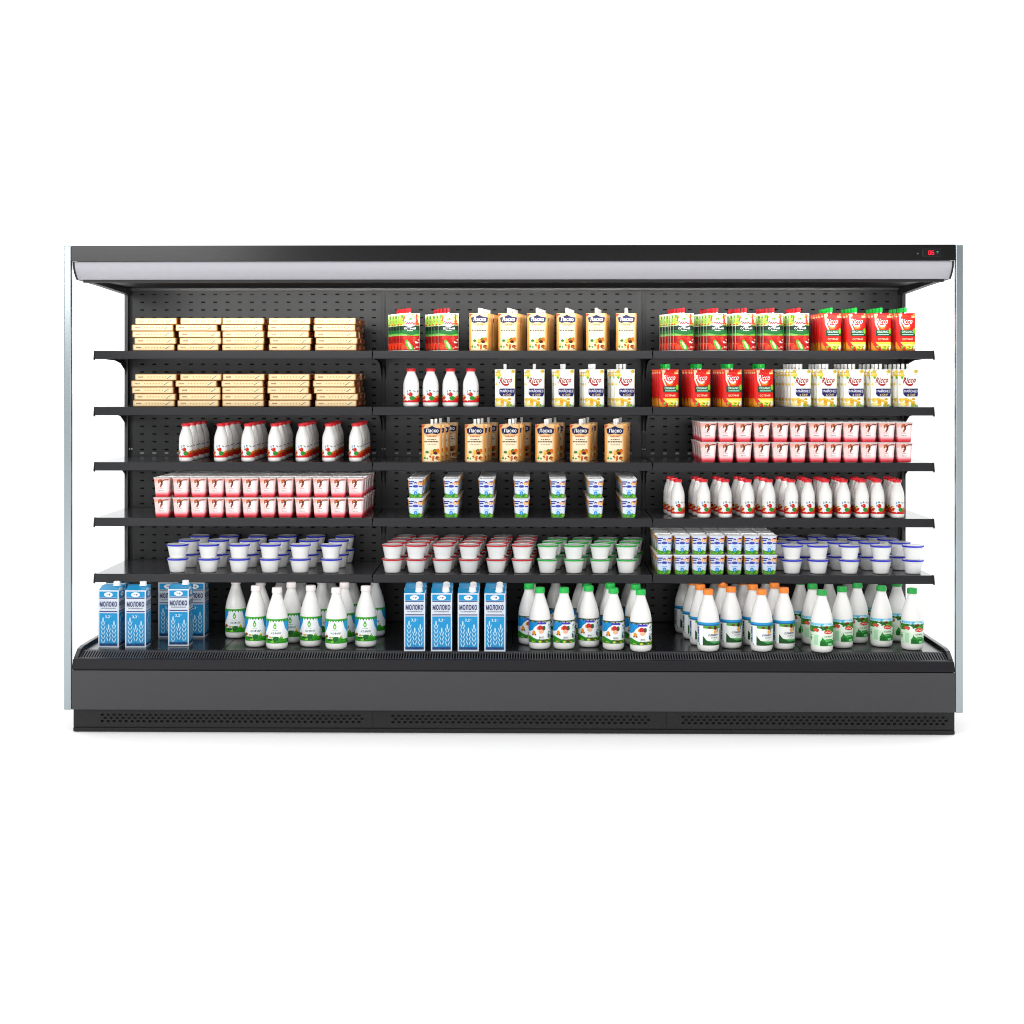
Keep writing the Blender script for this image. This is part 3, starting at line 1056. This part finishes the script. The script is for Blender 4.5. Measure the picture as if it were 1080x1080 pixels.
def side_pink():
    A = Art()
    for i, h in enumerate(('#c22636', '#cf4254', '#d96472', '#e58b94', '#efb4b8', '#f4d4d4')):
        A.rect(-.98, i * .06, .98, (i + 1) * .06, h, 1)
    for i in range(9):
        A.rect(-.7 + (i % 2) * .1, .42 + i * .055, .6 - (i % 3) * .15, .44 + i * .055, '#b99aa0', 1)
    A.rect(-.98, .93, .98, .99, '#f0c0b8', 1)
    return A


def art_baby():
    A = Art()
    A.rect(-.98, 0, .98, .99, '#dbe5f6', 0)
    for (x0, y, x1) in ((-.92, .88, -.2), (-.9, .77, -.4), (-.9, .62, -.45), (.5, .88, .85), (.5, .62, .92)):
        A.rect(x0, y - .03, x1, y + .03, '#24289a', 2)
    A.ell(.0, .80, .18, .08, '#2a3288', 2.4)
    A.ell(.0, .765, .14, .05, '#f0d8c8', 2.8)
    A.ell(.55, .80, .27, .11, '#f0b27c', 1.6)
    A.ell(.55, .77, .13, .05, '#f5dcb4', 2.2)
    A.ell(.0, .63, .42, .075, '#5c68c8', 2)
    A.text('ТЁМА', .0, .635, .50, .06, '#1c2270', 3)
    A.scrib(.05, .42, .85, .05, '#6cc0e4', 4, 2, 8)
    A.poly([(-.98, 0), (-.98, .28), (-.5, .18), (0, .12), (.5, .26), (.98, .16), (.98, 0)], '#58a82c', 1.4)
    A.blobs(-.9, .0, .95, .20, ['#2c8a24', '#8cc83c', '#a8d048', '#3c9c2c', '#187a24'], 16, .22, .06, 1.8, 6)
    A.ell(.0, .25, .27, .115, '#2c9cdc', 3)
    A.ell(.0, .25, .12, .05, '#8fd4f4', 3.5)
    A.rect(-.98, .3, -.86, .95, '#e8c46a', 1.2)
    return A


def side_baby():
    A = Art()
    A.rect(-.98, .80, .98, .95, '#dba23c', 1)
    A.poly([(-.98, .80), (-.5, .80), (-.98, .60)], '#dba23c', 1)
    A.poly([(.98, .80), (.5, .80), (.98, .55)], '#dba23c', 1)
    A.rect(-.98, .25, .98, .80, '#c3cfe0', .6)
    A.blobs(-.9, .05, .9, .3, ['#c86a3c', '#8aa84a', '#d8b04a', '#b4543c', '#e8e0d8'], 16, .16, .05, 1.4, 4)
    A.scrib(0, .5, 1.2, .04, '#7a86b4', 6, 1.6, 2)
    A.scrib(0, .4, 1.2, .04, '#7a86b4', 6, 1.6, 3)
    return A


# --- milk carton
def carton(name, group, cap_front):
    hx, hy, H, HT = .045, .045, .247, .263
    b = MB()
    blue = M('#168cc0', 0.35)
    white = M('#c9d3de', 0.35)
    b.box(-hx, hx, -hy, hy, 0, H - .0005, white)
    # bevelled top: a low slope at the front, flat behind
    ys = -hy + .052
    b.prism([(-hy, H), (ys, HT), (hy, HT), (hy, H)], -hx, hx, blue)
    b.add([(-hx, -hy - .0004, H - .001), (hx, -hy - .0004, H - .001), (hx, -hy - .0004, H + .0015), (-hx, -hy - .0004, H + .0015)], [(0, 1, 2, 3)], M('#f0f4f6', .4))
    b.box(hx - .0005, hx + .0012, -hy + .004, ys, H, H + .010, M('#b9dcec', .4))

    def front(A_seed):
        A = Art()
        bl = '#20a0cf'
        A.rect(-.88, .88, .88, .985, bl, 1)
        A.rect(-.88, .86, .88, .872, '#1c2c7c', 1)
        A.ell(.0, .932, .42, .042, '#f2f4fa', 2, 18)
        A.text('ЭФ', .0, .932, .46, .040, '#1a1470', 3, off=.0)
        A.text('МОЛОКО', .0, .765, 1.68, .092, '#1a1470', 3, off=.035)
        A.text('ПАСТЕРИЗОВАННОЕ', .0, .69, 1.42, .020, '#23285c', 3)
        A.rect(-.88, .625, .88, .642, '#3c3c84', 1)
        A.rect(-.88, .035, .88, .605, bl, 1)
        A.text('3,2', -.08, .54, .46, .055, '#e4f2fa', 3)
        A.text('%', .26, .552, .16, .028, '#8fcdea', 3)
        for (cx, top) in ((-.52, .50), (.02, .38), (.55, .44)):
            A.ell(cx, top - .015, .075, .05, '#bcdcec', 2, 10)
            z = top - .08
            while z > .09:
                for sg in (-1, 1):
                    A.poly([(cx + sg * .03, z - .040), (cx + sg * .13, z - .018), (cx + sg * .22, z + .030), (cx + sg * .215, z + .055), (cx + sg * .10, z + .018), (cx + sg * .03, z - .012)], '#b4d8ea', 2.4)
                z -= .078
            A.rect(cx - .015, .05, cx + .015, top - .03, '#0e5f96', 1.6)
        A.rect(-.88, .03, .88, .075, '#17639c', 2.6)
        A.text('ГОСТ', -.55, .050, .48, .032, '#1a1638', 3.4)
        A.text('31450-2013', .32, .050, 1.0, .032, '#1a1638', 3.4)
        return A
    A = front(0)
    b.art(A, lambda u, v, l: (u * hx, -hy - l, v * H))
    b.art(A, lambda u, v, l: (hx + l, u * hy, v * H))
    b.art(A, lambda u, v, l: (-hx - l, -u * hy, v * H))
    c = MB()
    wm = M('#f2f2f2', .35)
    if cap_front:
        cx, cy = .018, -hy + .026
        base, up = Vector((cx, cy, H + .008)), Vector((0, -.29, .96))
    else:
        cx, cy = .020, .012
        base, up = Vector((cx, cy, HT)), Vector((0, 0, 1))
    up.normalize()
    sidev = Vector((1, 0, 0))
    fw = up.cross(sidev)
    rings = []
    for r_, z_ in ((.017, -.001), (.017, .003), (.0145, .004), (.0145, .016), (.0130, .0175)):
        rings.append([tuple(base + sidev * (r_ * math.cos(a)) + fw * (r_ * math.sin(a)) + up * z_) for a in [2 * PI * i / 20 for i in range(20)]])
    c.loft(rings, wm)
    return proto(name, 'milk carton', group, [('carton', b.mesh('carton')), ('cap', c.mesh('cap'))])


CHEESE = cheese()
PEPPER = pouch('sauce_pouch', 'pouch', 'green and white tomato pepper sauce pouches', art_pepper(), '#e9efe2', None, '#d8222a')
REDP = pouch('ketchup_pouch', 'pouch', 'red ketchup pouches with green caps', art_red(), '#c21a14', None, '#12b23a', cap_r=.0085)
MAYO = pouch('mayonnaise_pouch', 'pouch', 'white and yellow mayonnaise pouches', art_mayo(), '#f1efdf', None, '#f0eeee', cap_r=.0078)
GARLIC = pouch('garlic_sauce_pouch', 'pouch', 'beige pouches with a navy badge', art_garlic(), '#cf9c60', None, '#f2f0ec', cap_r=.0070)
SMALL = bottle('yoghurt_bottle', 'small yoghurt bottles with red caps', SPROF, .0355, SCAP, '#d41f2a', art_small(), .020, .080)
SMALLN = bottle('yoghurt_bottle', 'small yoghurt bottles with red caps', SPROF, .0355, [(a * .93, b_) for a, b_ in SCAP], '#d41f2a', art_small(), .020, .080, xs=.86)
KEFIR = bottle('kefir_bottle', 'kefir bottles with white caps', BPROF, .047, BCAP, '#efe6e4', art_kefir(), .026, .133, back='#f3f7f8')
FRUIT = bottle('fruit_kefir_bottle', 'bottles with green caps and a fruit label', BPROF, .047, BCAP, '#12b548', art_fruit(), .028, .127, back='#f4f8f8')
ORANGE = bottle('orange_cap_bottle', 'bottles with orange caps', BPROF, .047, BCAP, '#f08326', art_orange(), .024, .126, back='#eef1ee')
GREENB = bottle('green_label_bottle', 'bottles with green caps and a green label', BPROF, .047, BCAP, '#149a3c', art_green(), .026, .126, back='#dff0dc')
TUBB = tub('blue_rimmed_tub', 'white tubs with blue lid rims', '#1628d0')
TUBR = tub('red_rimmed_tub', 'white tubs with red lid rims', '#cc1420')
TUBG = tub('green_rimmed_tub', 'white tubs with green lid rims', '#10b034')
PINK = cup('yoghurt_cup', 'yoghurt cup', 'pink and white yoghurt cups', art_pink(), side_pink(), .0285, .0365, .0895, '#f3efee')
BABY = cup('curd_cup', 'curd cup', 'blue and green curd cups', art_baby(), side_baby(), .0275, .0345, .0875, '#f1f1f2', body='#dfe5f0')
CART_L = carton('milk_carton', 'blue milk cartons', False)
CART_M = carton('milk_carton', 'blue milk cartons', True)

ORD = ['first', 'second', 'third', 'fourth', 'fifth', 'sixth', 'seventh', 'eighth', 'ninth', 'tenth', 'eleventh', 'twelfth']
SH = ['top shelf', 'second shelf', 'third shelf', 'fourth shelf', 'fifth shelf']
J = random.Random(11)


def rowword(j):
    return 'front row' if j == 0 else ORD[j] + ' row'


def columns(P, look, si, bay, fronts, rears, n, y0, y1, tiers=1, pitch=0, rot=0.04, jit=0.002, ts=None, noun='column', base_rot=0):
    z = ZS[si] + 0.0012
    for i, uf in enumerate(fronts):
        xf = at(uf, y0)
        nn = n[i] if isinstance(n, list) else n
        xr = xf if rears is None else at(rears[i], y1)
        for j in range(nn):
            t = (j / (nn - 1) if nn > 1 else 0) if ts is None else ts[j]
            if rears is not None and nn > 1 or ts is not None:
                x = xf + (xr - xf) * t
            else:
                x = xf
            y = y0 + (y1 - y0) * t
            a = base_rot + J.uniform(-rot, rot)
            dx, dy = J.uniform(-jit, jit), J.uniform(-jit, jit)
            for k in range(tiers):
                tier = '' if tiers == 1 else (', lower tier' if k == 0 else ', upper tier')
                lab = f'{look}{tier}, {rowword(j)}, {ORD[i]} {noun} from left, {SH[si]}, {bay} bay'
                put(P, x + dx + J.uniform(-.0006, .0006) * k, y + dy, z + k * pitch, lab, a)


# shelf 1 and 2, left bay: cheese stacks
cx_ = [163.2, 210.5, 257.2, 306.0, 354.5]
offs = [(-1.0, .0), (1.2, .0), (-.8, 0), (-2.4, 0), (.9, 0)]
for si in (0, 1):
    for i, u in enumerate(cx_):
        for j in range(2):
            for k in range(5):
                y = 0.36 + 0.087 + j * 0.185
                x = at(u - .8 + [(-1.2, 1.0, -1.6, -2.6, 1.8), (-.8, .9, -.4, -3.0, 2.0), (-.6, -.8, -.2, -1.6, -.6), (-.4, .6, -1.4, -1.8, -.3), (.6, 1.2, -1.2, -1.5, -.2)][i][k] + (J.uniform(-1, 1) if j else 0), 0.36)
                lab = f'cream cheese pack, {["bottom", "second", "middle", "fourth", "top"][k]} in {ORD[i]} stack, {rowword(j)}, {SH[si]}'
                put(CHEESE, x, y, ZS[si] + .0012 + k * .0296, lab, J.uniform(-.025, .025) + (.03 if (i + k) % 3 == 0 else 0))

y0 = 0.375
columns(PEPPER, 'green white sauce pouch', 0, 'middle', [432.1, 472.6], [419.5, 458.5], 5, y0, .53)
columns(GARLIC, 'beige sauce pouch', 0, 'middle', [505.5, 536, 566.3, 597.3, 628.4, 660.5], [516, 545, 574.5, 604, 632.5, 661], 6, y0, .62)
columns(PEPPER, 'green white sauce pouch', 0, 'right', [720.5, 756, 786.2, 815, 843], [706, 740, 769.5, 799, 829], 6, y0, .56)
columns(REDP, 'red ketchup pouch', 0, 'right', [876.3, 902.3, 928.8, 954.3], [865, 889, 915, 939.5], 5, y0, .58)

columns(SMALL, 'small red-capped yoghurt bottle', 1, 'middle', [433.3, 454.2, 475.1, 496.7], None, 1, y0 + .01, y0)
columns(MAYO, 'white mayonnaise pouch', 1, 'middle', [532.5, 564, 594.5, 626.5, 658.7], [533, 564, 592, 621.5, 651.5], [1, 1, 2, 3, 3], y0, .47)
columns(REDP, 'red ketchup pouch', 1, 'right', [705, 738.8, 771.5, 804.8], [697.8, 730, 762, 794.8], [4, 4, 5, 6], y0, .54)
columns(MAYO, 'white mayonnaise pouch', 1, 'right', [844.2, 872, 900, 928.4, 957], [827.5, 853.7, 880.7, 907.4, 934], 6, y0, .60)

columns(SMALLN, 'small red-capped yoghurt bottle', 2, 'left', [196.5, 233, 261.5, 290, 318.5, 347, 375.6], [214, 250, 276, 302.3, 330, 356, 384], 4, y0 + .01, .77)
columns(GARLIC, 'beige sauce pouch', 2, 'middle', [455.4, 500.8, 537.6, 574.8, 611.8, 648.8], [472.8, 515.1, 549.8, 585, 619.7, 654.7], 4, y0, .68, ts=[0, .25, .5, 1])
columns(PINK, 'pink yoghurt cup', 2, 'right', [746, 765.5, 784, 803, 822, 841, 860, 878, 896.5, 915, 934, 952.5], None, 4, y0 + .005, .67, 2, .0900, rot=.02)

columns(PINK, 'pink yoghurt cup', 3, 'left', [172.7, 192.0, 210.4, 228.8, 246.8, 265, 283.5, 302, 320.5, 339, 357.7, 376.4], None, 5, y0 + .005, .79, 2, .0900, rot=.02)
columns(BABY, 'blue green curd cup', 3, 'middle', [439, 476, 513.4, 550, 588.5, 627.8, 663], None, 6, y0 + .005, .80, 2, .0880, rot=.01, jit=.0008)
columns(SMALLN, 'small red-capped yoghurt bottle', 3, 'right', [714.4, 742.2, 764.9, 787.9, 810.8, 833.9, 852.4, 870.4, 890, 909.4, 925.6, 946.3],
        [706.4, 732.6, 755, 777, 799, 822, 844, 862, 880, 899.6, 918, 936.3], [3, 3, 3, 3, 3, 3, 4, 4, 4, 4, 4, 4], y0 + .01, .58)


def tubs(P, look, bay, rows, ys):
    for j, (us, y) in enumerate(zip(rows, ys)):
        for i, u in enumerate(us):
            x = at(u, y) + J.uniform(-.001, .001)
            for k in range(2):
                lab = f'{look}, {"lower" if k == 0 else "upper"} tier, {rowword(j)}, {ORD[i]} column from left, fifth shelf, {bay} bay'
                put(P, x + J.uniform(-.0008, .0008), y, ZS[4] + .0012 + k * .0634, lab, J.uniform(-.3, .3))


tubs(TUBB, 'blue rimmed tub', 'left', [[187.5, 220, 252.5, 284.7, 317, 349.2], [199.7, 230.5, 263, 294.7, 325.5, 357], [211, 241.7, 272, 302.8, 333.3, 363.8]], [.41, .59, .77])


def lerp_rows(f, r, n):
    return [[a + (b - a) * j / (n - 1) for a, b in zip(f, r)] for j in range(n)]


tubs(TUBR, 'red rimmed tub', 'middle', lerp_rows([414, 439, 467, 494.7, 523.5, 550.7], [428.8, 452.5, 478.7, 504, 530.9, 557], 4), [.41, .53, .65, .77])
tubs(TUBG, 'green rimmed tub', 'middle', lerp_rows([577.5, 605.2, 633, 660.7], [588, 614.8, 641, 667.4], 3), [.41, .54, .68])
tubs(TUBB, 'blue rimmed tub', 'right', [[835, 862.6, 895.6, 929.3, 963], [822, 851.5, 884, 916.3, 949], [840.4, 872, 904, 936], [830, 861.7, 892.8, 924.3]], [.41, .54, .67, .80])
columns(BABY, 'blue green curd cup', 4, 'right', [700, 718.6, 737, 755.5, 774, 792, 810.4], None, 4, y0 + .005, .68, 2, .0880, rot=.015, jit=.001)


# deck
def deck(P, spots, labs, rot=0.0):
    for (u, vb), lab in zip(spots, labs):
        # vb = photo height of the front foot of the thing, gives its real depth on the deck
        d = (CZ - ZD) * FPX / (vb - PPY) - DC
        y = d + 0.04
        put(P, at(u, y), y, ZD + .0012, lab, rot + J.uniform(-.05, .05))


deck(CART_L, [(117.8, 684.2), (145.6, 684.2), (190.5, 682.5)],
     ['blue milk carton, front left corner of the deck, leftmost of all', 'blue milk carton, front row on the deck, second from left',
      'blue milk carton standing forward of two dim cartons, third from left in front row'])
deck(CART_L, [(179.5, 673.3), (207.5, 673.3), (125, 674.5)],
     ['blue milk carton in the back row, left of the two dim cartons', 'blue milk carton in the back row, right of the two dim cartons',
      'blue milk carton almost hidden behind the leftmost front carton'])
sp, lb = [], []
for i, u in enumerate((437.8, 466, 494.2, 522.2)):
    for j, (v, du) in enumerate(((687.2, 0), (681.0, .8), (675.2, 1.6))):
        sp.append((u + du, v))
        lb.append(f'blue milk carton, {rowword(j)}, {ORD[i]} of four columns in the middle of the deck')
deck(CART_M, sp, lb)

K_ = [(292.2, 686.3), (354.7, 686.3), (270, 683.7), (327.8, 683.4), (385.8, 683.7), (248.8, 674.5), (307.3, 679.3), (363.3, 679.3), (275, 676.5), (339.5, 674), (395.3, 672.5), (296.5, 668), (318, 668.5), (348.5, 668), (371, 668)]
KL = ['left of the two foremost', 'right of the two foremost', 'left of the foremost left bottle', 'between the two foremost bottles', 'rightmost of the bright front ones',
      'leftmost of all, set back alone', 'second row, behind and between the first two front bottles', 'second row, just behind the foremost right bottle', 'hidden close behind the leftmost bright bottle',
      'third row, behind the middle gap', 'dim one at the far right behind', 'far back row, first from left', 'far back row, second from left', 'far back row, third from left', 'far back row, fourth from left']
deck(KEFIR, K_, ['white-capped kefir bottle on the deck, ' + s for s in KL])
L_ = [(569.3, 685.4), (594.8, 685.4), (620.8, 683), (647, 686), (675.8, 687.7), (557.8, 680.4), (643.6, 679.5), (670.4, 681), (560.5, 674), (586, 671), (619, 677), (613, 671), (642.5, 674), (670, 675), (636.5, 669), (664.5, 669)]
LL = ['second from left in front', 'third from left in front', 'fourth from left, slightly back', 'fifth from left in front', 'rightmost and foremost',
      'leftmost, half behind its neighbour', 'just behind the fifth front bottle', 'just behind the foremost right one', 'third row at the left end', 'dim, alone far back between second and third',
      'behind the fourth bottle, second row', 'behind the fourth bottle, far back', 'third row behind the fifth bottle', 'third row behind the rightmost bottle', 'far back behind the fifth bottle', 'far back behind the rightmost bottle']
deck(FRUIT, L_, ['green-capped fruit kefir bottle, ' + s for s in LL])
M_ = [(746.9, 687.2), (803.2, 687.2), (771, 683.9), (826.7, 684.8), (738.6, 680.8), (794.2, 680.8), (816.8, 678.5), (731, 674.6), (762.3, 677.5), (784.8, 674), (722.5, 668), (754.5, 669), (807.5, 672), (777, 668)]
ML = ['foremost left one', 'foremost right one', 'second in front, between the two foremost', 'rightmost in front', 'just behind the foremost left one', 'just behind the foremost right one', 'behind the rightmost front bottle',
      'third in the leftmost file', 'behind the second front bottle', 'third row, right of centre', 'last in the leftmost file', 'far back, second from left', 'far back, rightmost', 'far back, third from left']
deck(ORANGE, M_, ['orange-capped milk bottle, ' + s for s in ML], rot=0)
N_ = [(866.7, 687.9), (888, 683.3), (929.6, 682), (962, 685.2), (856.8, 679.6), (904.2, 678), (946, 675.9), (844, 673.5), (874, 672.5), (894, 668), (920.5, 669)]
NL = ['foremost and leftmost in front', 'second in front', 'third in front', 'rightmost, partly past the back panel', 'just behind the foremost one', 'behind and right of the second one', 'dim one left of the rightmost', 'third row, first from left', 'third row, second from left',
      'far back, first from left', 'far back, second from left']
deck(GREENB, N_, ['green-capped bottle with green label, ' + s for s in NL])
print('things', len(ALL))
